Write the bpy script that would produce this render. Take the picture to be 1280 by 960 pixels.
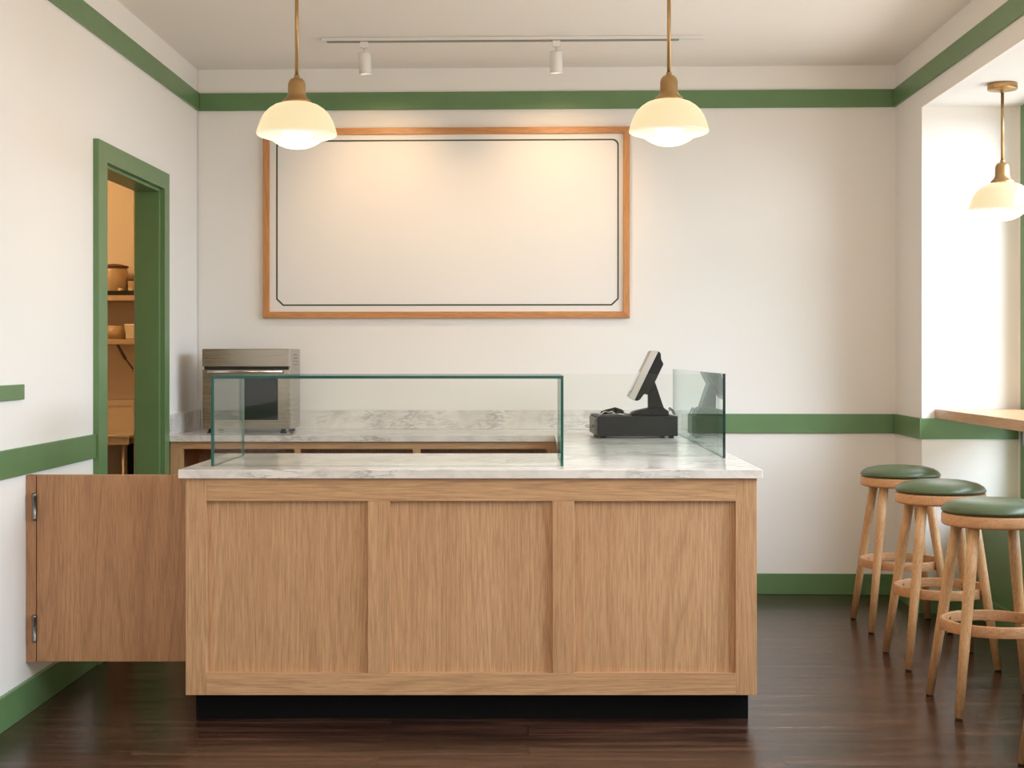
import bpy, bmesh, math
from mathutils import Vector, Matrix

for o in list(bpy.data.objects):
    bpy.data.objects.remove(o)
C = bpy.context.scene.collection
S = bpy.context.scene
CAM_H, FPX = 1.35, 1850.0

# ------------------------------------------------------------------ camera
cd = bpy.data.cameras.new('camera'); cam = bpy.data.objects.new('camera', cd); C.objects.link(cam)
cam.location = (0, 0, CAM_H); cam.rotation_euler = (math.pi/2, 0, 0)
cd.sensor_width = 36; cd.lens = FPX/1280*36; cd.shift_x = -20/1280; cd.shift_y = -35/1280
cd.clip_start = 0.05
S.camera = cam
# ------------------------------------------------------------------ world and light
w = bpy.data.worlds.new('world'); S.world = w; w.use_nodes = True
w.node_tree.nodes['Background'].inputs[0].default_value = (0.80, 0.90, 1.0, 1)
w.node_tree.nodes['Background'].inputs[1].default_value = 1.2

def area(name, loc, aim, sx, sy, power, col):
    l = bpy.data.lights.new(name, 'AREA'); l.shape = 'RECTANGLE'; l.size = sx; l.size_y = sy
    l.energy = power; l.color = col
    o = bpy.data.objects.new(name, l); C.objects.link(o); o.location = loc
    o.rotation_euler = (Vector(aim)-Vector(loc)).to_track_quat('-Z', 'Y').to_euler()
    return o
area('daylight_side', (5.4, 4.6, 3.9), (0.3, 5.4, 0.6), 7.5, 3.6, 1500, (0.76, 0.88, 1.0))
area('daylight_front', (0.2, -5.0, 1.6), (0.2, 2, 1.6), 9.0, 4.0, 540, (1.0, 0.92, 0.85))
area('street_bounce', (5.6, 4.8, -0.4), (0.0, 5.6, 3.0), 7.5, 2.4, 330, (1.0, 0.93, 0.86))
S.view_settings.view_transform = 'Standard'; S.view_settings.look = 'None'
S.view_settings.gamma = 1; S.view_settings.use_curve_mapping = False
S.view_settings.exposure = -0.05

# ------------------------------------------------------------------ material helpers
def lin(r, g, b):
    f = lambda c: (c/255/12.92) if c/255 <= 0.04045 else ((c/255+0.055)/1.055)**2.4
    return (f(r), f(g), f(b), 1)
class NT:
    def __init__(s, name):
        s.m = bpy.data.materials.new(name); s.m.use_nodes = True
        s.t = s.m.node_tree; s.b = s.t.nodes['Principled BSDF']
    def n(s, typ, **kw):
        nd = s.t.nodes.new(typ)
        for k, v in kw.items():
            if k.startswith('i_'):
                key = k[2:]; key = int(key) if key.isdigit() else key.replace('_', ' ')
                nd.inputs[key].default_value = v
            else: setattr(nd, k, v)
        return nd
    def l(s, a, b): s.t.links.new(a, b)
    def ramp(s, fac, stops):
        r = s.t.nodes.new('ShaderNodeValToRGB'); e = r.color_ramp.elements
        e[0].position, e[0].color = stops[0]; e[1].position, e[1].color = stops[-1]
        for p, c in stops[1:-1]:
            x = e.new(p); x.color = c
        s.l(fac, r.inputs[0]); return r
    def mix(s, fac, a, b, blend='MIX'):
        m = s.t.nodes.new('ShaderNodeMix'); m.data_type = 'RGBA'; m.blend_type = blend
        for sock, v in ((m.inputs[0], fac), (m.inputs[6], a), (m.inputs[7], b)):
            if hasattr(v, 'links'): s.l(v, sock)
            else: sock.default_value = v
        return m.outputs[2]
    def coords(s, scale, loc=(0, 0, 0), rot=(0, 0, 0), kind='Object'):
        tc = s.n('ShaderNodeTexCoord'); mp = s.n('ShaderNodeMapping')
        mp.inputs['Scale'].default_value = scale; mp.inputs['Location'].default_value = loc; mp.inputs['Rotation'].default_value = rot
        s.l(tc.outputs[kind], mp.inputs[0]); return mp.outputs[0]

def plain(name, col, rough=0.5, metal=0.0, bump=0.0, bscale=200, var=0.0, vscale=8, coat=0.0):
    k = NT(name); k.b.inputs['Roughness'].default_value = rough; k.b.inputs['Metallic'].default_value = metal
    k.b.inputs['Coat Weight'].default_value = coat
    c = k.coords((1, 1, 1))
    if var > 0:
        nz = k.n('ShaderNodeTexNoise', i_Scale=vscale, i_Detail=4.0); k.l(c, nz.inputs['Vector'])
        hi = tuple(min(1, v*(1+var)) for v in col[:3])+(1,); lo = tuple(v*(1-var) for v in col[:3])+(1,)
        k.l(k.ramp(nz.outputs[0], [(0.3, lo), (0.7, hi)]).outputs[0], k.b.inputs['Base Color'])
    else: k.b.inputs['Base Color'].default_value = col
    if bump > 0:
        nb = k.n('ShaderNodeTexNoise', i_Scale=bscale, i_Detail=3.0); k.l(c, nb.inputs['Vector'])
        bp = k.n('ShaderNodeBump', i_Strength=bump, i_Distance=0.002)
        k.l(nb.outputs[0], bp.inputs['Height']); k.l(bp.outputs[0], k.b.inputs['Normal'])
    return k.m

def wood(name, axis, light, mid, dark, loc=(0, 0, 0), rough=0.5, rings=34, freq=1.5):
    """straight / cathedral grained timber; axis = direction of the grain"""
    k = NT(name); st = {'x': (0.07, 1, 1), 'y': (1, 0.07, 1), 'z': (1, 1, 0.07)}[axis]
    c = k.coords(st, loc)
    n1 = k.n('ShaderNodeTexNoise', i_Scale=freq*2.2, i_Detail=1.5, i_Roughness=0.4, i_Distortion=0.12); k.l(c, n1.inputs['Vector'])
    mu = k.n('ShaderNodeMath', operation='MULTIPLY'); mu.inputs[1].default_value = rings; k.l(n1.outputs[0], mu.inputs[0])
    fr = k.n('ShaderNodeMath', operation='FRACT'); k.l(mu.outputs[0], fr.inputs[0])
    ring = k.ramp(fr.outputs[0], [(0.0, (1, 1, 1, 1)), (0.12, (.35, .35, .35, 1)), (0.75, (0, 0, 0, 1)), (1.0, (1, 1, 1, 1))])
    st2 = tuple(v*0.35 if v < 1 else v for v in st)
    c2 = k.coords(st2, loc)
    n2 = k.n('ShaderNodeTexNoise', i_Scale=330.0, i_Detail=3.0, i_Roughness=0.7); k.l(c2, n2.inputs['Vector'])
    n3 = k.n('ShaderNodeTexNoise', i_Scale=9.0, i_Detail=3.0); k.l(c2, n3.inputs['Vector'])
    base = k.ramp(n3.outputs[0], [(0.3, mid), (0.7, light)]).outputs[0]
    g = k.mix(0.72, ring.outputs[0], (0, 0, 0, 1))
    a = k.mix(g, base, dark)
    fib = k.ramp(n2.outputs[0], [(0.40, (0.74, 0.70, 0.66, 1)), (0.56, (1.05, 1.05, 1.05, 1))]).outputs[0]
    k.l(k.mix(0.85, a, fib, 'MULTIPLY'), k.b.inputs['Base Color'])
    k.b.inputs['Roughness'].default_value = rough
    bp = k.n('ShaderNodeBump', i_Strength=0.12, i_Distance=0.001); k.l(n2.outputs[0], bp.inputs['Height']); k.l(bp.outputs[0], k.b.inputs['Normal'])
    return k.m
OL, OM, OD = lin(208, 166, 124), lin(194, 150, 108), lin(140, 96, 60)
oak_v = wood('oak_vertical', 'z', OL, OM, OD)
oak_v2 = wood('oak_vertical_second', 'z', OL, OM, OD, (3.3, 1.2, 0.4))
oak_h = wood('oak_horizontal', 'x', OL, OM, OD, (0.3, 2.0, 0.9))
oak_gate = wood('oak_gate', 'z', lin(192, 146, 106), lin(176, 128, 90), lin(116, 74, 46), (5.2, 0.3, 0.1), rings=30, freq=1.5)
oak_frame_h = wood('oak_picture_frame_horizontal', 'x', lin(206, 148, 92), lin(192, 130, 76), lin(150, 92, 48), rough=0.4)
oak_frame_v = wood('oak_picture_frame_vertical', 'z', lin(206, 148, 92), lin(192, 130, 76), lin(150, 92, 48), rough=0.4)
ash_leg = wood('ash_leg', 'z', lin(214, 172, 126), lin(202, 156, 110), lin(164, 114, 70), (1, 4, 0), 0.45)
ash_seat = wood('ash_seat', 'x', lin(210, 160, 116), lin(198, 146, 102), lin(160, 108, 68), (2, 1, 0), 0.45)
bar_wood = wood('bar_wood', 'y', lin(214, 172, 132), lin(202, 158, 116), lin(160, 112, 76), (2, 1, 0), 0.3)
dark_wood = wood('shelf_wood', 'x', lin(196, 170, 136), lin(184, 156, 122), lin(150, 120, 90), rough=0.5)

wall_m = plain('wall_paint', (0.83, 0.80, 0.765, 1), 0.75, bump=0.15, bscale=60)
ceil_m = plain('ceiling_paint', (0.86, 0.81, 0.755, 1), 0.8, bump=0.1, bscale=40)
green_m = plain('green_paint', lin(96, 129, 84), 0.36, bump=0.08, bscale=90, var=0.05)
white_m = plain('white_metal', (0.72, 0.70, 0.67, 1), 0.4)
board_m = plain('board_face', (0.80, 0.775, 0.75, 1), 0.6)
line_m = plain('board_line', lin(52, 66, 44), 0.5)
brass_m = plain('aged_brass', (0.44, 0.27, 0.115, 1), 0.38, 0.85, bump=0.05, var=0.1, vscale=20)
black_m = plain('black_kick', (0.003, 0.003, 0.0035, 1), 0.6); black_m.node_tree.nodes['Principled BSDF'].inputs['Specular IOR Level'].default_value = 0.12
plastic_m = plain('black_plastic', (0.010, 0.010, 0.011, 1), 0.5); plastic_m.node_tree.nodes['Principled BSDF'].inputs['Specular IOR Level'].default_value = 0.3
silver_m = plain('silver_plastic', (0.50, 0.46, 0.43, 1), 0.4, 0.3)
screen_m = plain('screen_glass', (0.008, 0.008, 0.010, 1), 0.08)
leather_m = plain('green_leather', lin(76, 88, 60), 0.30, bump=0.25, bscale=260, var=0.06)
rubber_m = plain('rubber', (0.012, 0.012, 0.012, 1), 0.6)
steel_dark = plain('dark_steel', (0.10, 0.09, 0.08, 1), 0.35, 0.8)
cable_m = plain('cable', (0.015, 0.015, 0.015, 1), 0.4)
ceramic_m = plain('tan_ceramic', lin(190, 160, 120), 0.45, var=0.12, vscale=12)
ceramic_w = plain('pale_plastic', lin(214, 200, 176), 0.4)
crock_lid = plain('crock_rim', lin(96, 64, 46), 0.4)
interior_m = plain('dark_interior', (0.02, 0.02, 0.018, 1), 0.5)
ksteel_m = plain('kitchen_steel', (.62, .52, .40, 1), .4, .5)
kwall_m = plain('kitchen_wall', (0.66, 0.55, 0.42, 1), 0.8)

def steel(name, col, rough, axis):
    k = NT(name); k.b.inputs['Metallic'].default_value = 1; k.b.inputs['Base Color'].default_value = col
    sc = (2, 2, 300) if axis == 'x' else (300, 300, 2)
    n = k.n('ShaderNodeTexNoise', i_Scale=1.0, i_Detail=2.0); k.l(k.coords(sc), n.inputs['Vector'])
    r = k.n('ShaderNodeMapRange'); r.inputs['To Min'].default_value = rough-0.07; r.inputs['To Max'].default_value = rough+0.1
    k.l(n.outputs[0], r.inputs[0]); k.l(r.outputs[0], k.b.inputs['Roughness'])
    return k.m
steel_m = steel('brushed_steel', (0.40, 0.36, 0.31, 1), 0.24, 'x')
hinge_m = steel('hinge_steel', (0.22, 0.21, 0.20, 1), 0.3, 'z')

def marble():
    k = NT('carrara_marble'); k.b.inputs['Roughness'].default_value = 0.13
    c = k.coords((1, 1, 1), rot=(0.4, 0.9, 0.5))
    n0 = k.n('ShaderNodeTexNoise', i_Scale=5.0, i_Detail=6.0, i_Roughness=0.6, i_Distortion=1.2); k.l(c, n0.inputs['Vector'])
    base = k.ramp(n0.outputs[0], [(0.30, lin(206, 201, 196)), (0.5, lin(228, 222, 216)), (0.7, lin(238, 233, 227))]).outputs[0]
    c1 = k.coords((0.55, 2.2, 2.2), rot=(0.2, 0.75, 0.35))
    n1 = k.n('ShaderNodeTexNoise', i_Scale=15.0, i_Detail=8.0, i_Roughness=0.66, i_Distortion=0.35); k.l(c1, n1.inputs['Vector'])
    v1 = k.ramp(n1.outputs[0], [(0.44, (0, 0, 0, 1)), (0.495, (1, 1, 1, 1)), (0.52, (0.2, .2, .2, 1)), (0.56, (0, 0, 0, 1))]).outputs[0]
    n2 = k.n('ShaderNodeTexNoise', i_Scale=4.5, i_Detail=2.0); k.l(c, n2.inputs['Vector'])
    v2 = k.mix(1.0, v1, k.ramp(n2.outputs[0], [(0.44, (.03, .03, .03, 1)), (0.68, (.75, .75, .75, 1))]).outputs[0], 'MULTIPLY')
    k.l(k.mix(v2, base, lin(128, 128, 134)), k.b.inputs['Base Color'])
    return k.m
marble_m = marble()

def floor_mat():
    k = NT('dark_plank_floor')
    c = k.coords((1, 1, 1))
    br = k.n('ShaderNodeTexBrick', i_Scale=1.0); br.offset = 0.37; br.squash = 1.0
    br.inputs['Brick Width'].default_value = 1.35; br.inputs['Row Height'].default_value = 0.135
    br.inputs['Mortar Size'].default_value = 0.002; br.inputs['Mortar Smooth'].default_value = 0.2; br.inputs['Bias'].default_value = 0.0
    br.inputs['Color1'].default_value = (0.0, 0.0, 0.0, 1); br.inputs['Color2'].default_value = (1, 1, 1, 1); br.inputs['Mortar'].default_value = (0.5, .5, .5, 1)
    k.l(c, br.inputs['Vector'])
    cs = k.coords((0.6, 7, 1)); add = k.n('ShaderNodeVectorMath', operation='ADD'); k.l(cs, add.inputs[0])
    sc = k.n('ShaderNodeVectorMath', operation='SCALE'); sc.inputs['Scale'].default_value = 7.0; k.l(br.outputs['Color'], sc.inputs[0]); k.l(sc.outputs[0], add.inputs[1])
    n = k.n('ShaderNodeTexNoise', i_Scale=2.6, i_Detail=7.0, i_Roughness=0.62, i_Distortion=0.5); k.l(add.outputs[0], n.inputs['Vector'])
    g = k.ramp(n.outputs[0], [(0.30, lin(26, 16, 13)), (0.5, lin(56, 36, 28)), (0.70, lin(92, 63, 49))]).outputs[0]
    t = k.mix(0.5, g, k.ramp(br.outputs['Color'], [(0, (0.62, 0.62, .64, 1)), (1, (1.3, 1.26, 1.22, 1))]).outputs[0], 'MULTIPLY')
    k.l(k.mix(br.outputs['Fac'], t, (0.006, 0.004, 0.003, 1)), k.b.inputs['Base Color'])
    r = k.n('ShaderNodeMapRange'); r.inputs['To Min'].default_value = 0.16; r.inputs['To Max'].default_value = 0.32
    k.l(n.outputs[0], r.inputs[0]); k.l(r.outputs[0], k.b.inputs['Roughness'])
    bp = k.n('ShaderNodeBump', i_Strength=0.3, i_Distance=0.002); k.l(n.outputs[0], bp.inputs['Height'])
    k.l(bp.outputs[0], k.b.inputs['Normal'])
    return k.m
floor_m = floor_mat()

def glass(name, tint, refl=1.0):
    k = NT(name); t = k.t; t.nodes.remove(k.b); out = [x for x in t.nodes if x.type == 'OUTPUT_MATERIAL'][0]
    g = k.n('ShaderNodeNewGeometry'); d = k.n('ShaderNodeVectorMath', operation='DOT_PRODUCT')
    k.l(g.outputs['Incoming'], d.inputs[0]); k.l(g.outputs['Normal'], d.inputs[1])
    ab = k.n('ShaderNodeMath', operation='ABSOLUTE'); k.l(d.outputs['Value'], ab.inputs[0])
    om = k.n('ShaderNodeMath', operation='SUBTRACT'); om.inputs[0].default_value = 1.0; k.l(ab.outputs[0], om.inputs[1])
    pw = k.n('ShaderNodeMath', operation='POWER'); pw.inputs[1].default_value = 5.0; k.l(om.outputs[0], pw.inputs[0])
    ma = k.n('ShaderNodeMath', operation='MULTIPLY_ADD'); ma.inputs[1].default_value = 0.96*refl; ma.inputs[2].default_value = 0.04*refl; k.l(pw.outputs[0], ma.inputs[0])
    tr = k.n('ShaderNodeBsdfTransparent'); tr.inputs[0].default_value = tint
    gl = k.n('ShaderNodeBsdfGlossy'); gl.inputs['Roughness'].default_value = 0.0; gl.inputs['Color'].default_value = (0.95, 1, 0.98, 1)
    mx = k.n('ShaderNodeMixShader'); k.l(ma.outputs[0], mx.inputs[0]); k.l(tr.outputs[0], mx.inputs[1]); k.l(gl.outputs[0], mx.inputs[2])
    k.l(mx.outputs[0], out.inputs[0]); return k.m
glass_m = glass('clear_glass', (0.97, 0.98, 0.965, 1), 0.55)
glass_g = glass('greenish_glass', (0.90, 0.955, 0.94, 1), 1.0)
pane_m = glass('window_glass', (0.98, 0.99, 0.99, 1))
edge_m = plain('glass_edge', (0.006, 0.09, 0.072, 1), 0.12)
edge_dark = plain('dark_glass_edge', (0.006, 0.03, 0.028, 1), 0.12)

def emit(name, col, strength, base=(0.8, 0.75, 0.65, 1), rough=0.25):
    k = NT(name); k.b.inputs['Base Color'].default_value = base; k.b.inputs['Roughness'].default_value = rough
    k.b.inputs['Emission Color'].default_value = col; k.b.inputs['Emission Strength'].default_value = strength
    return k.m
shade_m = emit('opal_shade', (1.0, 0.80, 0.45, 1), 0.86, base=(.16, .15, .12, 1))
def diffuser():
    k = NT('opal_diffuser'); k.b.inputs['Base Color'].default_value = (.12, .12, .1, 1); k.b.inputs['Roughness'].default_value = .25
    k.b.inputs['Emission Color'].default_value = (1.0, 0.88, 0.62, 1)
    sx = k.n('ShaderNodeSeparateXYZ'); tc = k.n('ShaderNodeTexCoord'); k.l(tc.outputs['Generated'], sx.inputs[0])
    mr = k.n('ShaderNodeMapRange'); mr.inputs['To Min'].default_value = 1.9; mr.inputs['To Max'].default_value = 0.84; k.l(sx.outputs[2], mr.inputs[0])
    k.l(mr.outputs[0], k.b.inputs['Emission Strength']); return k.m
diff_m = diffuser()
spot_m = emit('spot_lens', (1.0, 0.80, 0.55, 1), 8.0)
klamp_m = emit('kitchen_lamp_glow', (1.0, 0.6, 0.25, 1), 5.0)

# ------------------------------------------------------------------ mesh helpers
def hexa(bm, p, mi=0):
    """p: 8 points, bottom loop 0-3 then top loop 4-7"""
    v = [bm.verts.new(q) for q in p]
    fs = [bm.faces.new([v[i] for i in f]) for f in ((0, 3, 2, 1), (4, 5, 6, 7), (0, 1, 5, 4), (1, 2, 6, 5), (2, 3, 7, 6), (3, 0, 4, 7))]
    for f in fs: f.material_index = mi
    return fs
def box(bm, x0, x1, y0, y1, z0, z1, mi=0):
    return hexa(bm, [(x0, y0, z0), (x1, y0, z0), (x1, y1, z0), (x0, y1, z0), (x0, y0, z1), (x1, y0, z1), (x1, y1, z1), (x0, y1, z1)], mi)
def prism(bm, pts, axis, a, b, mi=0):
    """polygon pts (2d) extruded along axis from a to b"""
    def P(p, t):
        return {'y': (p[0], t, p[1]), 'z': (p[0], p[1], t), 'x': (t, p[0], p[1])}[axis]
    A = [bm.verts.new(P(p, a)) for p in pts]; B = [bm.verts.new(P(p, b)) for p in pts]
    n = len(pts)
    fs = [bm.faces.new(A), bm.faces.new(B[::-1])]
    for i in range(n): fs.append(bm.faces.new([A[i], B[i], B[(i+1) % n], A[(i+1) % n]]))
    for f in fs: f.material_index = mi
def lathe(bm, prof, c=(0, 0, 0), seg=48, mi=0):
    rings = []
    for r, z in prof:
        if r < 1e-6: rings.append([bm.verts.new((c[0], c[1], c[2]+z))])
        else: rings.append([bm.verts.new((c[0]+r*math.cos(2*math.pi*i/seg), c[1]+r*math.sin(2*math.pi*i/seg), c[2]+z)) for i in range(seg)])
    for a, b in zip(rings, rings[1:]):
        for i in range(seg):
            j = (i+1) % seg
            if len(a) == 1 and len(b) == 1: continue
            if len(a) == 1: f = bm.faces.new([a[0], b[j], b[i]])
            elif len(b) == 1: f = bm.faces.new([a[i], a[j], b[0]])
            else: f = bm.faces.new([a[i], a[j], b[j], b[i]])
            f.smooth = True; f.material_index = mi
def tube(bm, path, radii, seg=20, caps=True):
    path = [Vector(p) for p in path]
    if not hasattr(radii, '__len__'): radii = [radii]*len(path)
    rings = []; up = None
    for i, p in enumerate(path):
        d = (path[min(i+1, len(path)-1)]-path[max(i-1, 0)]).normalized()
        if up is None: up = Vector((0, 0, 1)) if abs(d.z) < 0.9 else Vector((1, 0, 0))
        s = d.cross(up).normalized(); u = s.cross(d).normalized(); up = u
        rings.append([bm.verts.new(p+radii[i]*(math.cos(2*math.pi*k/seg)*s+math.sin(2*math.pi*k/seg)*u)) for k in range(seg)])
    for a, b in zip(rings, rings[1:]):
        for k in range(seg):
            f = bm.faces.new([a[k], a[(k+1) % seg], b[(k+1) % seg], b[k]]); f.smooth = True
    if caps:
        bm.faces.new(rings[0][::-1]); bm.faces.new(rings[-1])
def curve(pts, n=8):
    P = [Vector(p) for p in pts]; P = [2*P[0]-P[1]]+P+[2*P[-1]-P[-2]]; out = []
    for i in range(1, len(P)-2):
        for k in range(n):
            t = k/n; a, b, c, d = P[i-1:i+3]
            out.append(0.5*((2*b)+(c-a)*t+(2*a-5*b+4*c-d)*t*t+(3*b-a-3*c+d)*t**3))
    return out+[P[-2]]

def obj(name, bm, mats, parent=None, bevel=0.0, world=True, smooth=False, kind=None):
    bmesh.ops.recalc_face_normals(bm, faces=bm.faces)
    me = bpy.data.meshes.new(name); bm.to_mesh(me); bm.free()
    for m in (mats if isinstance(mats, (list, tuple)) else [mats]): me.materials.append(m)
    o = bpy.data.objects.new(name, me); C.objects.link(o)
    if bevel > 0:
        b = o.modifiers.new('bevel', 'BEVEL'); b.width = bevel; b.segments = 2; b.limit_method = 'ANGLE'; b.angle_limit = math.radians(40)
    if parent is not None:
        o.parent = parent
        if world:
            r = parent
            while r.parent: r = r.parent
            if parent is r: o.matrix_parent_inverse = Matrix.Translation(-Vector(r.location))
    if kind: o['kind'] = kind
    return o
def thing(name, label, cat, loc=(0, 0, 0), rz=0, group=None):
    o = bpy.data.objects.new(name, None); C.objects.link(o); o.location = loc; o.rotation_euler = (0, 0, rz)
    o.empty_display_size = 0.1
    return tag(o, label, cat, group)
def tag(o, label, cat, group=None):
    o['label'] = label; o['category'] = cat
    if group: o['group'] = group
    return o
def copy_tree(o, parent=None):
    c = o.copy(); C.objects.link(c); c.parent = parent
    for ch in list(o.children): copy_tree(ch, c)
    return c
NB = bmesh.new
def bxs(*boxes):
    bm = NB()
    for b in boxes: box(bm, *b)
    return bm
def struct(name, bm, m, bevel=0.0): return obj(name, bm, m, kind='structure', bevel=bevel)

# ------------------------------------------------------------------ room shell
LX, RX, BD, ZC = -1.90, 2.079, 8.37, 2.995
def BY(x, off=0.0): return BD+(RX-x)*0.035-off            # face of the back wall (it runs a little askew)
def RXX(y, off=0.0): return RX-0.0146*(BD-y)-off          # face of the right wall
def bwbox(bm, x0, x1, o0, o1, z0, z1, mi=0):              # slab lying on the back wall, o0 < o1 = distance off it
    hexa(bm, [(x0, BY(x0, o1), z0), (x1, BY(x1, o1), z0), (x1, BY(x1, o0), z0), (x0, BY(x0, o0), z0),
              (x0, BY(x0, o1), z1), (x1, BY(x1, o1), z1), (x1, BY(x1, o0), z1), (x0, BY(x0, o0), z1)], mi)
def rwbox(bm, y0, y1, o0, o1, z0, z1, mi=0):              # slab lying on the right wall
    hexa(bm, [(RXX(y0, o1), y0, z0), (RXX(y0, o0), y0, z0), (RXX(y1, o0), y1, z0), (RXX(y1, o1), y1, z0),
              (RXX(y0, o1), y0, z1), (RXX(y0, o0), y0, z1), (RXX(y1, o0), y1, z1), (RXX(y1, o1), y1, z1)], mi)
FD = -2.0                                                  # front wall (behind the camera)
DY0, DY1, DZ = 6.60, 7.64, 2.213                           # doorway in the left wall
AL0, AL1, ZA, WX, KX, KZ = 1.1, 7.78, 2.658, 2.574, 2.336, 0.58   # window alcove

def ceilq():
    bm = NB(); prism(bm, [(RXX(AL0)+.0301, AL0), (2.72, AL0), (2.72, AL1), (RXX(AL1)+.0301, AL1)], 'z', ZA, ZA+.1); return bm
struct('floor', bxs((-4.4, 2.72, FD-.12, 9.2, -0.08, 0)), floor_m)
bm = NB(); box(bm, LX-0.12, 2.3, FD-.12, 8.75, ZC, ZC+0.1); struct('ceiling', bm, ceil_m)
bm = NB(); bwbox(bm, LX-0.12, 2.72, -0.12, 0, 0, ZC); struct('wall_back', bm, wall_m)
bm = bxs((LX-0.12, LX, FD, DY0, 0, ZC), (LX-0.12, LX, DY1, 8.5, 0, ZC), (LX-0.12, LX, DY0, DY1, DZ, ZC)); struct('wall_left', bm, wall_m)
bm = NB(); rwbox(bm, AL1, BD, -0.03, 0, 0, ZC); rwbox(bm, AL0, AL1, -0.03, 0, ZA, ZC); rwbox(bm, FD, AL0, -0.20, 0, 0, ZC)
struct('wall_right', bm, wall_m)
bm = bxs((RXX(AL1)+0.0301, 2.72, AL1, AL1+0.1, 0, ZC)); struct('wall_alcove', bm, wall_m)
bm = bxs((RX+0.02, 2.72, AL0-0.1, AL0, 0, ZC)); struct('wall_alcove_near', bm, wall_m)
bm = ceilq(); struct('ceiling_alcove', bm, plain('alcove_ceiling_paint', (0.80, 0.79, 0.77, 1), 0.8))
bm = bxs((KX, 2.72, AL0, AL1, 0, KZ)); struct('wall_under_window', bm, green_m, 0.003)
# front wall with the shop window opening
bm = bxs((LX-.12, -1.5, FD-.12, FD, 0, ZC), (1.85, 2.3, FD-.12, FD, 0, ZC), (-1.5, 1.85, FD-.12, FD, 0, 1.3), (-1.5, 1.85, FD-.12, FD, 2.7, ZC)); struct('wall_front', bm, wall_m)
wf = NB()
for x in (-1.5, -0.41, 0.70, 1.79): box(wf, x, x+0.06, FD-.09, FD-.03, 1.3, 2.7)
box(wf, -1.5, 1.85, FD-.1, FD-.02, 1.3, 1.36); box(wf, -1.5, 1.85, FD-.1, FD-.02, 2.64, 2.7)
wo = struct('window_2', wf, green_m); obj('window_pane', bxs((-1.46, 1.8, FD-.064, FD-.058, 1.34, 2.66)), pane_m, wo)
# side windows in the alcove
wf = NB(); ys = [7.742, 6.10, 4.45, 2.80, 1.14]
for i, y in enumerate(ys):
    box(wf, WX, WX+0.07, y-0.09 if i else y-0.10, y, KZ, ZA)
box(wf, WX+.005, WX+0.065, 1.1, 7.70, KZ, KZ+0.07); box(wf, WX+.005, WX+0.065, 1.1, 7.70, ZA-0.07, ZA)
wo = struct('window_1', wf, green_m, 0.004)
obj('window_pane', bxs((WX+0.032, WX+0.038, 1.1, 7.68, KZ+.02, ZA-.02)), pane_m, wo)
struct('wall_window', bxs((WX+.002, 2.72, 7.742, AL1, KZ, ZA), (WX+.075, 2.72, AL0, 1.14, KZ, ZA)), wall_m)

# trims
T = 0.014
bm = NB(); bwbox(bm, LX+T, RX-T, 0, T, 2.757, 2.858); struct('trim_1', bm, green_m, 0.002)
bm = bxs((LX, LX+T, FD, BY(LX), 2.757, 2.860)); struct('trim_2', bm, green_m, 0.002)
bm = NB(); rwbox(bm, FD, BD, 0, T, 2.757, 2.858); struct('trim_3', bm, green_m, 0.002)
bm = NB(); bwbox(bm, 0.87, RX-T, 0, T, 0.913, 1.022); struct('trim_4', bm, green_m, 0.002)
bm = NB(); rwbox(bm, AL1-T, BD, 0, T, 0.913, 1.022); box(bm, RXX(AL1)+.0005, WX, AL1-T, AL1, 0.913, 1.022); struct('trim_5', bm, green_m, 0.0)
bm = bxs((LX, LX+T, FD, DY0-.135, 0.904, 1.009)); struct('trim_6', bm, green_m, 0.002)
bm = NB(); bwbox(bm, 0.87, RX-T, 0, T+.002, 0, 0.118); struct('baseboard_back', bm, green_m, 0.003)
bm = NB(); rwbox(bm, AL1-T, BD, 0, T+.002, 0, 0.118); box(bm, RXX(AL1)+.0005, KX, AL1-T, AL1, 0, 0.118); struct('baseboard_right', bm, green_m, 0.0)
struct('baseboard_alcove', bxs((KX-T, KX, AL0, AL1-T, 0, 0.118)), green_m, 0.003)
struct('baseboard_left', bxs((LX, LX+T+.004, FD, DY0-.135, 0, 0.125)), green_m, 0.003)
# doorway: casing, jambs and stop
CX = LX+0.025; cy0, cy1, cz = DY0-0.135, 7.742, 2.300
bm = bxs((LX, CX, cy0, DY0, 0, cz), (LX, CX, DY1, cy1, 0, cz), (LX, CX, DY0, DY1, DZ, cz))
do = struct('door_1', bm, green_m)
obj('door_jamb', bxs((LX-.125, LX, DY0-.02, DY0, 0, DZ), (LX-.125, LX, DY1-.0, DY1+.02, 0, DZ+.02), (LX-.125, LX, DY0, DY1, DZ, DZ+.02)), green_m, do)
obj('door_stop', bxs((LX-.125, LX+.002, DY1-.018, DY1, 0, DZ), (LX-.125, LX+.002, DY0, DY1, DZ-.016, DZ), (LX-.125, LX+.002, DY0, DY0+.012, 0, DZ)), green_m, do, 0.003)
# kitchen behind the doorway
struct('wall_kitchen_back', bxs((-4.4, LX-.13, 9.0, 9.1, 0, 2.8)), kwall_m)
struct('wall_kitchen_left', bxs((-4.5, -4.4, 5.0, 9.1, 0, 2.8)), kwall_m)
struct('wall_kitchen_front', bxs((-4.4, LX-.13, 5.0, 5.1, 0, 2.8)), kwall_m)
struct('wall_kitchen_right', bxs((LX-.14, LX-.122, 5.1, DY0-.02, 0, 2.8), (LX-.14, LX-.122, DY1+.02, 9.0, 0, 2.8), (LX-.14, LX-.122, DY0-.02, DY1+.02, DZ+.02, 2.8)), kwall_m)
struct('ceiling_kitchen', bxs((-4.5, LX-.122, 5.0, 9.1, 2.8, 2.9)), kwall_m)
kl = thing('ceiling_lamp', 'round amber glowing lamp on kitchen ceiling beyond the doorway, outside the view', 'lamp', (-3.3, 7.7, 2.8))
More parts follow.
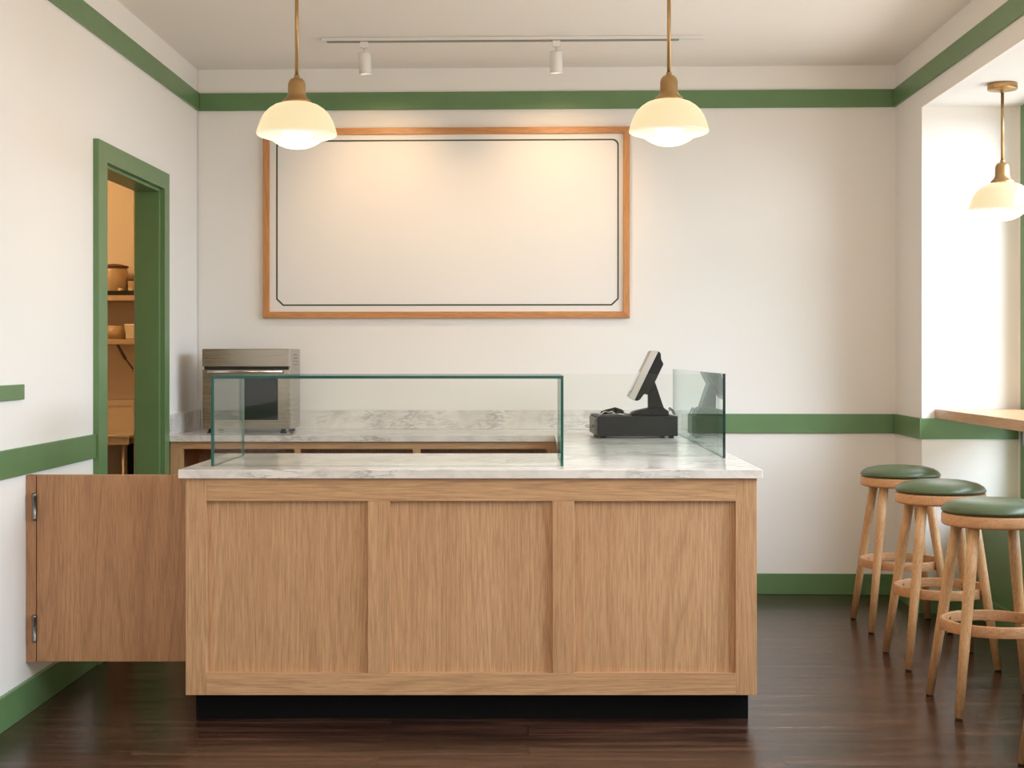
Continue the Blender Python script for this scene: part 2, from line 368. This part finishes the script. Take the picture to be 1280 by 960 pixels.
bm = NB(); lathe(bm, [(0, 0), (.16, 0), (.16, -.02), (.14, -.03)], (-3.3, 7.7, 2.8)); obj('lamp_base', bm, white_m, kl)
bm = NB(); lathe(bm, [(.14, -.03), (.135, -.06), (.10, -.08), (0, -.09)], (-3.3, 7.7, 2.8)); obj('lamp_cover', bm, klamp_m, kl)
l = bpy.data.lights.new('kitchen_light', 'POINT'); l.energy = 60; l.color = (1.0, 0.68, 0.34); l.shadow_soft_size = 0.15
lo = bpy.data.objects.new('kitchen_light', l); C.objects.link(lo); lo.location = (-3.3, 7.7, 2.6); lo.parent = kl; lo.matrix_parent_inverse = Matrix.Translation((3.3, -7.7, -2.8))

# short green rail on the left wall
tag(obj('wall_rail', bxs((LX, LX+.013, 3.6, 5.55, 1.187, 1.244)), green_m, bevel=0.002), 'short green painted rail on left wall above the long green chair rail', 'wall rail')

# ------------------------------------------------------------------ menu board
bx0, bx1, bz0, bz1, fw = -1.517, 0.578, 1.566, 2.652, 0.037
t = thing('menu_board', 'wide blank cream menu board in an orange-brown wooden frame on back wall', 'board', (-0.47, BY(-.47), bz0))
def frame_piece(quad):   # quad in x,z
    bm = NB(); hexa(bm, [(x, BY(x, .030), z) for x, z in quad]+[(x, BY(x, 0), z) for x, z in quad]); return bm
obj('frame_rail', frame_piece([(bx0, bz0), (bx1, bz0), (bx1-fw, bz0+fw), (bx0+fw, bz0+fw)]), oak_frame_h, t, 0.002)
obj('frame_rail', frame_piece([(bx0+fw, bz1-fw), (bx1-fw, bz1-fw), (bx1, bz1), (bx0, bz1)]), oak_frame_h, t, 0.002)
obj('frame_stile', frame_piece([(bx0, bz0), (bx0+fw, bz0+fw), (bx0+fw, bz1-fw), (bx0, bz1)]), oak_frame_v, t, 0.002)
obj('frame_stile', frame_piece([(bx1-fw, bz0+fw), (bx1, bz0), (bx1, bz1), (bx1-fw, bz1-fw)]), oak_frame_v, t, 0.002)
bm = NB(); bwbox(bm, bx0+fw-.004, bx1-fw+.004, 0, .012, bz0+fw-.004, bz1-fw+.004); obj('panel', bm, board_m, t)
def outline(x0, x1, z0, z1, r):
    p = []
    p += [(x0+r*1.15, z0), (x1-r*1.15, z0), (x1, z0+r*1.1), (x1, z1-r)]
    p += [(x1-r+r*math.cos(a), z1-r+r*math.sin(a)) for a in (math.pi/8, math.pi/4, 3*math.pi/8)]
    p += [(x1-r, z1), (x0+r, z1)]
    p += [(x0+r+r*math.cos(a), z1-r+r*math.sin(a)) for a in (5*math.pi/8, 3*math.pi/4, 7*math.pi/8)]
    p += [(x0, z1-r), (x0, z0+r*1.1)]
    return p
A = outline(-1.443, 0.516, 1.637, 2.585, .034); B = outline(-1.443+.0085, .516-.0085, 1.637+.0085, 2.585-.0085, .030)
bm = NB(); va = [bm.verts.new((x, BY(x, .0135), z)) for x, z in A]; vb = [bm.verts.new((x, BY(x, .0135), z)) for x, z in B]
va2 = [bm.verts.new((x, BY(x, .012), z)) for x, z in A]; vb2 = [bm.verts.new((x, BY(x, .012), z)) for x, z in B]
for i in range(len(A)):
    j = (i+1) % len(A); bm.faces.new([va[i], va[j], vb[j], vb[i]]); bm.faces.new([va[i], va2[i], va2[j], va[j]]); bm.faces.new([vb[i], vb[j], vb2[j], vb2[i]])
obj('border_line', bm, line_m, t)

# ------------------------------------------------------------------ front counter
D0 = 5.45; K = D0/FPX
ox0, ox1, oz0, oz1 = -1.261, 0.8425, 0.101, 0.900
t = thing('service_counter', 'wide oak panelled service counter on a black toe kick', 'counter', (-.21, D0, 0))
obj('carcass', bxs((ox0, ox1, D0+.034, 6.30, oz0, oz1-.001)), oak_v, t)
zt, zb = 1.35-181.5*K+0.0, 1.35-396.5*K
obj('bottom_rail', bxs((ox0+.077, ox1-.077, D0, D0+.033, oz0, zb)), oak_h, t, 0.0012)
obj('top_rail', bxs((ox0+.077, ox1-.077, D0, D0+.033, zt, oz1)), oak_h, t, 0.0012)
for a, b in ((-1.261, -1.184), (-.5893, -.508), (.0899, .1709), (.7645, .8425)):
    full = a < -1.2 or b > .8
    obj('stile', bxs((a, b, D0, D0+.0335, oz0 if full else zb, oz1 if full else zt)), oak_v2, t, 0.0012)
for a, b in ((-1.184, -.5893), (-.508, .0899), (.1709, .7645)):
    obj('panel', bxs((a, b, D0+.022, D0+.034, zb, zt)), oak_v, t)
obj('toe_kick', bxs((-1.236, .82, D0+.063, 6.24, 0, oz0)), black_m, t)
# right leg cabinet
t = thing('side_cabinet', 'oak cabinet under the marble leg that carries the till', 'cabinet', (.5, 7.0, 0))
obj('carcass', bxs((.165, ox1, 6.302, 8.385, oz0, .8995)), oak_v, t)
obj('toe_kick', bxs((.20, .80, 6.302, 8.38, 0, oz0)), black_m, t)
# back cabinet with open cubbies
t = thing('back_cabinet', 'low oak cabinet with open cubbies under the rear marble worktop', 'cabinet', (-.87, 7.78, 0))
cx0, cx1, cd0 = LX+.022, .162, 7.77
obj('carcass', bxs((cx0, cx1, 8.36, 8.378, .1, .8995), (cx0, cx0+.018, cd0+.02, 8.36, .1, .8995), (cx1-.018, cx1, cd0+.02, 8.36, .1, .8995), (cx0+.018, cx1-.018, cd0+.02, 8.36, .1, .118), (cx0+.018, cx1-.018, cd0+.02, 8.36, .881, .8995),
    (-1.218, -1.20, cd0+.02, 8.36, .118, .881), (-.595, -.577, cd0+.02, 8.36, .118, .881)), oak_v, t)
obj('top_rail', bxs((cx0, cx1, cd0, cd0+.02, .862, .8995)), oak_h, t)
obj('bottom_rail', bxs((cx0, cx1, cd0, cd0+.02, .1, .14)), oak_h, t)
for a, b in ((cx0, -1.81), (-1.226, -1.195), (-.605, -.565), (.10, cx1)): obj('stile', bxs((a, b, cd0, cd0+.02, .14, .862)), oak_v2, t)
obj('shelf', bxs((cx0+.018, -1.218, cd0+.04, 8.36, .50, .518)), oak_h, t); obj('shelf', bxs((-1.20, -.595, cd0+.04, 8.36, .50, .518)), oak_h, t); obj('shelf', bxs((-.577, cx1-.018, cd0+.04, 8.36, .50, .518)), oak_h, t)
obj('toe_kick', bxs((cx0, cx1, cd0+.06, 8.378, 0, .1)), black_m, t)
# worktop: one continuous U of marble
xr = .8615
P = [(-1.284, 5.43), (xr, 5.43), (xr, BY(xr)-.003), (LX+.001, BY(LX)-.003), (LX+.001, 7.75), (.139, 7.75), (.139, 6.335), (-1.284, 6.335)]
bm = NB(); prism(bm, P, 'z', .9005, .9333)
# triangulate the concave caps
bmesh.ops.triangulate(bm, faces=[f for f in bm.faces if len(f.verts) > 4])
WT = obj('marble_worktop', bm, marble_m, bevel=0.0018); tag(WT, 'continuous grey-veined white marble worktop turning back from the counter to the rear wall', 'worktop')
ZW = .9333
bm = NB(); bwbox(bm, LX+.022, xr, 0.0005, .02, ZW, 1.041); tag(obj('marble_backsplash', bm, marble_m, bevel=.0015), 'long low marble backsplash running along the rear wall under the menu board', 'backsplash')
bm = bxs((LX+.0005, LX+.0205, 7.76, BY(LX)-.001, ZW, 1.041)); tag(obj('marble_backsplash', bm, marble_m, bevel=.0015), 'short marble side splash on left wall between doorway and oven', 'backsplash')

# ------------------------------------------------------------------ glass
def pane(name, parent, x0, x1, y0, y1, z0, z1, g=glass_m, e=edge_m):
    bm = NB(); box(bm, x0, x1, y0, y1, z0, z1); bm.normal_update()
    d = [x1-x0, y1-y0, z1-z0]; k = d.index(min(d))
    for f in bm.faces: f.material_index = 0 if abs(f.normal[k]) > .9 else 1
    return obj(name, bm, [g, e], parent)
gt = .011
t = thing('glass_display_guard', 'long clear glass sneeze guard box with teal edges on front of marble counter', 'glass guard', (-.53, 5.59, ZW))
gx0, gx1, gy0, gy1, gz = -1.197, .134, 5.59, 6.19, 1.275
pane('front_pane', t, gx0+gt, gx1-gt, gy0, gy0+gt, ZW, gz-gt)
pane('side_pane', t, gx0, gx0+gt-.0003, gy0, gy1, ZW, gz-gt)
pane('side_pane', t, gx1-gt+.0003, gx1, gy0, gy1, ZW, gz-gt)
pane('top_pane', t, gx0, gx1, gy0, gy1, gz-gt+.0003, gz)
t = thing('glass_till_guard', 'clear glass guard with dark upright edge beside and before the till', 'glass guard', (.8, 6.04, ZW))
pane('side_pane', t, .795, .806, 6.04, 8.13, ZW, 1.278, glass_g, edge_dark)
pane('front_pane', t, .139, .7948, 6.195, 6.203, ZW, 1.274, glass_m, edge_dark)

# ------------------------------------------------------------------ gate
t = thing('swing_gate', 'plain oak half-height swing gate hinged on the left wall beside the counter', 'gate', (-1.86, 5.606, 0))
obj('hinge_post', bxs((LX+.001, LX+.038, 5.60, 5.64, .192, .899)), oak_gate, t, .001)
obj('gate_panel', bxs((LX+.0415, -1.263, 5.60, 5.638, .194, .899)), oak_gate, t, .001)
for z in (.728, .268):
    bm = NB(); lathe(bm, [(0, 0), (.007, 0), (.0095, .003), (.0095, .012), (.0085, .013), (.0085, .090), (.0095, .091), (.0095, .1), (.007, .104), (0, .104)], (LX+.034, 5.5925, z), 24)
    h = obj('hinge', bm, hinge_m, t)

# ------------------------------------------------------------------ oven
t = thing('countertop_oven', 'stainless steel countertop oven with glass door on the rear worktop', 'oven', (-1.515, 7.97, ZW))
x0, x1, y0, y1 = -1.757, -1.283, 7.975, 8.33
zb = ZW+.020; zt = 1.389
obj('body', bxs((x0+.003, x1, y0+.03, y1, zb, zt)), steel_m, t, .003)
obj('control_panel', bxs((x0, x1-.003, y0, y0+.0295, 1.292, zt-.001)), steel_m, t, .003)
obj('vent_gap', bxs((x0+.01, x1-.012, y0+.018, y0+.0297, 1.276, 1.291)), interior_m, t)
do_ = NB(); wx0, wx1, wz0, wz1 = x0+.062, -1.348, 1.005, 1.236
for b in ((x0+.002, wx0, y0+.004, y0+.0295, zb+.004, 1.275), (wx1, x1-.006, y0+.004, y0+.0295, zb+.004, 1.275), (wx0, wx1, y0+.004, y0+.0295, zb+.004, wz0), (wx0, wx1, y0+.004, y0+.0295, wz1, 1.275)): box(do_, *b)
d = obj('door', do_, steel_m, t)
obj('window', bxs((wx0, wx1, y0+.010, y0+.0293, wz0, wz1)), screen_m, d)
bm = NB(); tube(bm, [(x0+.038, y0-.036, 1.266), (-1.318, y0-.036, 1.266)], .0088, 16); tube(bm, [(x0+.05, y0-.036, 1.266), (x0+.05, y0+.005, 1.266)], .007, 12); tube(bm, [(-1.33, y0-.036, 1.266), (-1.33, y0+.005, 1.266)], .007, 12)
obj('handle', bm, plain('handle_steel', (.72, .66, .60, 1), .22, 1.0), d)
bm = NB()
for i in range(4): box(bm, x1-.0005, x1+.0008, y0+.13, y0+.26, 1.30+i*.018, 1.305+i*.018)
obj('vent', bm, steel_dark, t)
for fx in (x0+.04, x1-.04):
    for fy in (y0+.035, y1-.035):
        bm = NB(); lathe(bm, [(0, 0), (.018, 0), (.018, .008), (.012, .012), (.012, .0205), (0, .0205)], (fx, fy, ZW), 16); obj('foot', bm, rubber_m, t)

# ------------------------------------------------------------------ till
rz = math.radians(3.0); L0 = Vector((.352, 7.475, ZW))
def loc_bm(): return NB()
t = thing('cash_drawer', 'black metal cash drawer on the marble beside the glass guard', 'cash drawer', tuple(L0), rz)
dw, dd, dz0, dz1 = .408, .40, .011, .111
obj('body', bxs((.003, dw, 0, dd, dz0, dz1)), plastic_m, t, .002, world=False)
obj('drawer_front', bxs((-.005, .0028, .006, dd-.006, dz0+.004, dz1-.010)), plain('drawer_face', (.03, .03, .032, 1), .35), t, .001, world=False)
bm = NB(); tube(bm, [(-.0052, .20, .055), (-.016, .20, .055)], .006, 16); obj('lock', bm, silver_m, t, world=False)
bm = NB(); tube(bm, curve([(-.016, .20, .056), (-.035, .20, .060), (-.045, .19, .054), (-.030, .19, .048), (-.012, .2, .052)]), .0022, 8); obj('key', bm, silver_m, t, world=False)
bm = NB(); tube(bm, [(-.006, .03, .02), (-.010, .03, .03), (-.010, .03, .085), (-.006, .03, .095)], .0016, 8); obj('pull_bar', bm, steel_dark, t, world=False)
for fx in (.03, dw-.03):
    for fy in (.03, dd-.03):
        bm = NB(); lathe(bm, [(0, 0), (.014, 0), (.014, .0112), (0, .0112)], (fx, fy, 0), 12); obj('foot', bm, rubber_m, t, world=False)
ZD = ZW+dz1
sp = lambda px, py, D: ((px-660)*D/FPX, 1.35-(py-445)*D/FPX)
Ds = 7.58
t = thing('touch_screen_till', 'tilted touch screen till with silver edge standing on the cash drawer', 'till', (.62, Ds, ZD))
ps = lambda L: [sp(a, b, Ds) for a, b in L]
def cl(L): return [(x, max(z, ZD)) for x, z in L]
bm = NB(); prism(bm, cl(ps([(789, 517), (795, 514.5), (811, 511), (818, 509.5), (830, 510), (836, 514), (836, 530), (789, 530)])), 'y', Ds, Ds+.20); obj('base', bm, plastic_m, t, .004)
bm = NB(); prism(bm, ps([(811, 511.2), (811, 490), (815, 480), (819, 477), (822, 485), (829, 506), (831, 511.2)]), 'y', Ds+.045, Ds+.155); obj('neck', bm, plastic_m, t, .004)
bm = NB(); prism(bm, ps([(823, 438.8), (825.5, 442), (826, 449), (829, 455), (819, 476), (809, 493.5), (805, 492), (800, 499), (797, 500.7), (793, 500.6)]), 'y', Ds-.04, Ds+.25); hs = obj('screen_housing', bm, plastic_m, t, .004)
bm = NB(); prism(bm, ps([(813.2, 438.3), (822.8, 438.6), (792.8, 500.4), (785.3, 496.5)]), 'y', Ds-.043, Ds+.253); bz = obj('bezel', bm, silver_m, t, .003)
bm = NB(); prism(bm, ps([(811.4, 443), (812.6, 443.4), (789.2, 490.4), (788.0, 489.8)]), 'y', Ds-.030, Ds+.24); obj('display', bm, screen_m, bz)
bm = NB(); tube(bm, curve([(.724, Ds+.06, ZD+.028), (.742, Ds+.06, ZD+.030), (.750, Ds+.05, ZD+.018), (.756, Ds+.05, ZD+.005)]), .0028, 8); obj('cable', bm, cable_m, t)
bm = NB(); tube(bm, curve([(.724, Ds+.1, ZD+.033), (.735, Ds+.1, ZD+.036), (.744, Ds+.1, ZD+.018), (.749, Ds+.1, ZD+.005)]), .0028, 8); obj('cable', bm, cable_m, t)
t.rotation_euler.z = math.radians(-2.2)
# handheld scanner with its cable on the drawer
t = thing('barcode_scanner', 'black handheld scanner with coiled cable lying on the cash drawer', 'scanner', (.43, 7.6, ZD))
bm = NB(); tube(bm, curve([(.375, 7.60, ZD+.011), (.40, 7.605, ZD+.019), (.43, 7.61, ZD+.024), (.455, 7.615, ZD+.030)]), [.006]+[.010]*6+[.012]*6+[.013]*6+[.014]*5+[.010], 16); obj('handle', bm, plastic_m, t)
bm = NB(); hexa(bm, [(.445, 7.585, ZD+.012), (.493, 7.575, ZD+.002), (.493, 7.64, ZD+.002), (.445, 7.64, ZD+.012), (.452, 7.59, ZD+.042), (.49, 7.58, ZD+.028), (.49, 7.635, ZD+.028), (.452, 7.635, ZD+.042)]); obj('head', bm, plastic_m, t, .006)
for s, (ax, ay) in enumerate(((.36, 7.56), (.37, 7.66))):
    pts = [(ax, ay, ZD+.004)]+[(ax+.015+i*.018, ay+.01*math.sin(i*2), ZD+.010+.006*(i % 2)+.008*math.sin(i*.8)) for i in range(6)]+[(ax+.135, ay+.02, ZD+.006)]
    bm = NB(); tube(bm, curve(pts, 6), .0032, 8); obj('cable', bm, cable_m if s else silver_m, t)

# ------------------------------------------------------------------ pendant lamps
def pendant(loc, top, label, canopy_z=None):
    """loc = point on the lamp axis at rim height, top = height of the ceiling it hangs from"""
    x, y, z = loc
    t = thing('pendant_lamp', label, 'lamp', (x, y, top), 0, 'opal glass pendant lamps')
    bm = NB(); lathe(bm, [(0, -.002), (.068, -.002), (.070, -.006), (.070, -.028), (.067, -.032), (.014, -.034), (.010, -.046), (0, -.046)], (x, y, top)); obj('canopy', bm, brass_m, t)
    bm = NB(); tube(bm, [(x, y, top-.04), (x, y, z+.222)], .0074, 16); obj('rod', bm, brass_m, t)
    bm = NB(); lathe(bm, [(.011, .232), (.011, .222), (.022, .219), (.030, .210), (.0345, .196), (.035, .160), (.038, .150), (.046, .140), (.053, .134), (.055, .131), (.057, .124), (.055, .119), (0, .119)], (x, y, z)); obj('lamp_holder', bm, brass_m, t)
    bm = NB(); lathe(bm, [(.052, .124), (.062, .122), (.085, .114), (.108, .099), (.127, .080), (.141, .055), (.151, .028), (.157, .006), (.158, .001)], (x, y, z), 64)
    sh = obj('lamp_shade', bm, shade_m, t)
    bm = NB(); lathe(bm, [(.158, .001), (.157, -.004), (.148, -.010), (.128, -.016), (.110, -.020), (.100, -.024), (.088, -.033), (.070, -.044), (.048, -.053), (.022, -.058), (0, -.0595)], (x, y, z), 64)
    obj('diffuser', bm, diff_m, t)
    l = bpy.data.lights.new('pendant_bulb', 'POINT'); l.energy = 7; l.color = (1, .66, .34); l.shadow_soft_size = .09
    o = bpy.data.objects.new('pendant_bulb', l); C.objects.link(o); o.parent = t; o.matrix_parent_inverse = Matrix.Translation((-x, -y, -top)); o.location = (x, y, z-.17)
    return t
pendant((-.914, 5.85, 2.227), ZC, 'opal glass pendant lamp with brass rod hanging over left end of counter')
pendant((.557, 5.85, 2.238), ZC, 'opal glass pendant lamp with brass rod hanging over right end of counter')
p3 = pendant((2.276, 7.10, 1.35+184*7.1/FPX), ZA, 'opal glass pendant lamp with round brass canopy hanging in the window alcove')
for ch in p3.children:
    if ch.type == 'LIGHT': ch.data.energy = 1.2

for px_, py_, lb in ((-.9, 2.9, 'added unseen opal glass pendant lamp giving warm fill light before the counter at left'), (.6, 2.9, 'added unseen opal glass pendant lamp giving warm fill light before the counter at right'), (-.2, -.6, 'added unseen opal glass pendant lamp giving warm fill light behind the viewpoint')):  # unseen extra pendants, added to fill the room with warm light
    p_ = pendant((px_, py_, 2.30), ZC, lb)
    for ch in p_.children:
        if ch.type == 'LIGHT':
            ch.data.energy = 10
            u = ch.copy(); u.data = ch.data.copy(); C.objects.link(u); u.location.z += .55; u.data.energy = 9  # second point light above each shade, added to brighten the ceiling
# ------------------------------------------------------------------ track and spotlights
ZT = ZC-.001
t = thing('ceiling_track', 'long thin white lighting track fixed to the ceiling before the menu board', 'lighting track', (-.07, 7.64, ZC))
def tp(x): return 7.66-(x+1.06)*.030
def tbox(x0, x1, h0, h1, w_):
    bm = NB(); hexa(bm, [(x0, tp(x0)-w_, ZC-h1), (x1, tp(x1)-w_, ZC-h1), (x1, tp(x1)+w_, ZC-h1), (x0, tp(x0)+w_, ZC-h1), (x0, tp(x0)-w_, ZC-h0), (x1, tp(x1)-w_, ZC-h0), (x1, tp(x1)+w_, ZC-h0), (x0, tp(x0)+w_, ZC-h0)]); return bm
obj('rail', tbox(-1.055, .775, .001, .021, .017), white_m, t, .001)
obj('shading_strip', tbox(-1.04, .775, .0185, .0222, .0178), plain('track_shading', (.22, .21, .2, 1), .5), t); obj('end_cap', tbox(-1.067, -1.055, .001, .019, .016), white_m, t); obj('power_feed', tbox(.775, .90, .001, .018, .020), white_m, t, .001)  # grey strip paints in the shading lines along the rail's lower edge
def spot(px, label, tilt):
    x = (px-660)*7.62/FPX; y = tp(x)
    t = thing('track_spotlight', label, 'spotlight', (x, y, ZC-.021), 0, 'white spotlights on the ceiling track')
    obj('adapter', bxs((x-.020, x+.020, y-.016, y+.016, ZC-.053, ZC-.0215)), white_m, t, .003)
    bm = NB(); tube(bm, [(x, y, ZC-.053), (x+.002, y, ZC-.078)], .0045, 12); obj('stem', bm, white_m, t)
    bm = NB(); lathe(bm, [(0, 0), (.031, 0), (.033, -.003), (.033, -.108), (.031, -.110), (.026, -.110), (.026, -.095)], (0, 0, 0), 32)
    bmesh.ops.transform(bm, matrix=Matrix.Translation((x, y, ZC-.077)) @ Matrix.Rotation(tilt, 4, 'Y') @ Matrix.Rotation(math.radians(3), 4, 'X'), verts=bm.verts)
    h = obj('head', bm, white_m, t)
    bm = NB(); lathe(bm, [(.026, -.096), (.012, -.093), (0, -.092)], (0, 0, 0), 24)
    bmesh.ops.transform(bm, matrix=Matrix.Translation((x, y, ZC-.077)) @ Matrix.Rotation(tilt, 4, 'Y') @ Matrix.Rotation(math.radians(3), 4, 'X'), verts=bm.verts)
    obj('lens', bm, spot_m, h)
    l = bpy.data.lights.new('spot_beam', 'SPOT'); l.energy = 25; l.color = (1, .66, .36); l.spot_size = math.radians(82); l.spot_blend = 1.0; l.shadow_soft_size = .03
    o = bpy.data.objects.new('spot_beam', l); C.objects.link(o)
    src = Vector((x, y+.002, ZC-.205)); aim = Vector((x, y+.75, ZC-.205-.55))
    o.parent = t; o.matrix_parent_inverse = Matrix.Translation(-Vector(t.location)); o.location = src
    o.rotation_euler = (aim-src).to_track_quat('-Z', 'Y').to_euler()
spot(454.5, 'white cylinder track spotlight above the left part of menu board', math.radians(-3))
spot(695.5, 'white cylinder track spotlight above the right part of menu board', 0)

# ------------------------------------------------------------------ bar counter
t = thing('window_bar', 'pale wood bar top fixed in the window alcove above the stools', 'bar top', (2.139, AL1-.002, 1.022))
obj('bar_top', bxs((2.139, WX-.002, 1.2, AL1-.0005, 1.0225, 1.072)), bar_wood, t, .003)
for y in (7.45, 6.05, 4.6, 3.0):
    bm = bxs((2.19, 2.50, y, y+.035, 1.012, 1.0222), (2.49, 2.50, y, y+.035, .90, 1.012)); obj('bracket', bm, steel_dark, t, .001)

# ------------------------------------------------------------------ stools
def make_stool(label):
    t = thing('bar_stool', label, 'stool', (0, 0, 0), 0, 'round bar stools along the window bar')
    bm = NB(); lathe(bm, [(0, .702), (.188, .702), (.194, .706), (.195, .712), (.195, .741), (.193, .746), (.186, .748), (0, .748)], seg=64); obj('seat_frame', bm, ash_seat, t)
    bm = NB(); lathe(bm, [(0, .7485), (.180, .7485), (.190, .751), (.196, .757), (.195, .764), (.186, .775), (.165, .788), (.12, .799), (.06, .804), (0, .805)], seg=64); obj('cushion', bm, leather_m, t)
    for sx in (-1, 1):
        for sy in (-1, 1):
            top = Vector((.108*sx, .108*sy, .7015)); ft = Vector((.192*sx, .20*sy, .006))
            bm = NB(); tube(bm, [top, top.lerp(ft, .25), top.lerp(ft, .6), ft], [.0215, .0222, .0195, .0160], 24); lg = obj('leg', bm, ash_leg, t)
            bm = NB(); lathe(bm, [(0, 0), (.013, 0), (.013, .0062), (0, .0062)], (ft.x, ft.y, 0), 16); obj('foot_pad', bm, rubber_m, lg)
    R, r = .200, .186
    bm = NB(); lathe(bm, [(R, .300), (R+.001, .303), (R+.001, .338), (R, .341), (r, .341), (r-.001, .338), (r-.001, .303), (r, .300), (R, .300)], seg=72); fr = obj('foot_ring', bm, ash_seat, t)
    for a in (45, 135, 225, 315):
        d = Vector((math.cos(math.radians(a)), math.sin(math.radians(a)), 0)); bm = NB(); tube(bm, [d*(r-.0035)+Vector((0, 0, .32)), d*(r+.002)+Vector((0, 0, .32))], .006, 12); obj('screw', bm, brass_m, fr)
    return t
st = make_stool('green cushioned round wooden bar stool farthest away, beside back wall baseboard')
st.location = (1.862, 7.40, 0)
for x, y, lab in ((1.822, 6.54, 'green cushioned round bar stool in the middle, half behind the nearest one'),
                  (1.790, 5.69, 'nearest green cushioned round bar stool, its seat cut by the right edge'),
                  (1.835, 5.13, '')):
    if not lab: continue
    c = copy_tree(st); c.location = (x, y, 0); c['label'] = lab
c = copy_tree(st); c.location = (1.825, 4.69, 0); c['label'] = 'bar stool cut off by the right edge, only one wooden leg foot in view'

# ------------------------------------------------------------------ kitchen contents
def shelf(z, label, d0=8.70):
    s = obj('wall_shelf', bxs((-3.3, LX-.15, d0, 8.998, z, z+.031)), dark_wood, bevel=.002); return tag(s, label, 'shelf')
s1 = shelf(1.676, 'upper wooden wall shelf seen through the doorway, holding crock and tray')
s2 = shelf(1.418, 'lower wooden wall shelf seen through the doorway, holding pale tubs')
bm = NB(); tube(bm, [(-2.42, 8.72, 1.4175), (-2.375, 8.74, 1.33)], .0085, 10); tube(bm, [(-2.375, 8.74, 1.33), (-2.335, 8.76, 1.27)], .0045, 10)
br = obj('brace', bm, steel_dark, s2, world=False)
bm = NB(); lathe(bm, [(0, -.012), (.012, -.006), (.013, 0), (.010, .010), (0, .012)], (-2.331, 8.765, 1.262), 16); obj('brace_end', bm, hinge_m, br, world=False)
bm = bxs((-2.60, -2.12, 8.72, 8.97, 1.7075, 1.712), (-2.60, -2.12, 8.72, 8.726, 1.712, 1.735), (-2.60, -2.12, 8.964, 8.97, 1.712, 1.735), (-2.60, -2.594, 8.726, 8.964, 1.712, 1.735), (-2.126, -2.12, 8.726, 8.964, 1.712, 1.735))
tag(obj('tray', bm, plain('black_tray', (.01, .008, .008, 1), .35)), 'flat black tray on the upper kitchen shelf under the crock and box', 'tray')
def pot(name, label, cat, x, y, z, prof, m, extra=None):
    t = thing(name, label, cat, (x, y, z)); bm = NB(); lathe(bm, prof, (x, y, z), 40); obj('body', bm, m, t)
    if extra: bm = NB(); lathe(bm, extra[0], (x, y, z), 40); obj('lid', bm, extra[1], t)
pot('crock', 'round tan crock with dark lid on the upper kitchen shelf', 'crock', -2.475, 8.86, 1.7122, [(0, 0), (.062, 0), (.070, .01), (.078, .06), (.080, .11), (.076, .15), (.070, .165), (0, .165)], ceramic_m, ([(0, .1652), (.080, .1652), (.083, .170), (.080, .176), (.04, .186), (0, .190)], crock_lid))
t = thing('food_box', 'tan rectangular food box with dark lid on the upper kitchen shelf', 'box', (-2.32, 8.88, 1.7122))
bm = NB(); hexa(bm, [(-2.385, 8.84, 1.7122), (-2.20, 8.84, 1.7122), (-2.20, 8.95, 1.7122), (-2.385, 8.95, 1.7122), (-2.392, 8.835, 1.80), (-2.195, 8.835, 1.80), (-2.195, 8.955, 1.80), (-2.392, 8.955, 1.80)]); obj('body', bm, ceramic_m, t, .004)
obj('lid', bxs((-2.397, -2.19, 8.83, 8.96, 1.8003, 1.812)), crock_lid, t, .003)
pot('small_cup', 'small plain tan cup in front of the crock and box', 'cup', -2.410, 8.765, 1.7122, [(0, 0), (.017, 0), (.019, .04), (.017, .04), (.015, .004), (0, .004)], ceramic_m)
pot('small_cup', 'small pale cup in front of the food box', 'cup', -2.352, 8.765, 1.7122, [(0, 0), (.010, 0), (.012, .02), (.018, .036), (.016, .036), (.010, .02), (0, .006)], ceramic_w)
bm = NB(); lathe(bm, [(0, 0), (.060, 0), (.066, .08), (.062, .08), (.056, .005), (0, .005)], (-2.455, 8.80, 1.4492), 32)
tag(obj('tub', bm, ceramic_m), 'round darker tan tub at the left of the lower kitchen shelf', 'tub')
bm = NB(); hexa(bm, [(-2.375, 8.74, 1.4492), (-2.21, 8.74, 1.4492), (-2.21, 8.92, 1.4492), (-2.375, 8.92, 1.4492), (-2.385, 8.73, 1.54), (-2.20, 8.73, 1.54), (-2.20, 8.93, 1.54), (-2.385, 8.93, 1.54)])
tag(obj('tub', bm, ceramic_w, bevel=.008), 'pale square tub at the right of the lower kitchen shelf', 'tub')
t = thing('sink_counter', 'steel sink counter with tall splash back seen through the doorway', 'sink counter', (-2.8, 8.4, 0))
obj('top', bxs((-3.5, -2.262, 8.40, 8.985, .885, .900)), ksteel_m, t, .002); obj('apron', bxs((-3.5, -2.27, 8.41, 8.425, .845, .8845)), ksteel_m, t)
obj('splash_back', bxs((-3.5, LX-.16, 8.970, 8.985, .9003, 1.048)), ksteel_m, t); obj('splash_ledge', bxs((-3.5, LX-.16, 8.960, 8.998, 1.0483, 1.085)), ksteel_m, t)
for lx in (-2.31, -3.4): bm = NB(); tube(bm, [(lx, 8.45, 0), (lx, 8.45, .8845)], .008, 14); obj('leg', bm, ksteel_m, t)
t = thing('equipment_cabinet', 'dark box beside the steel sink counter, low behind the doorway', 'appliance', (-2.14, 8.6, 0))
obj('body', bxs((-2.297, LX-.16, 8.48, 8.96, .03, .843)), black_m, t, .004); obj('base', bxs((-2.28, LX-.17, 8.50, 8.95, 0, .0298)), rubber_m, t)
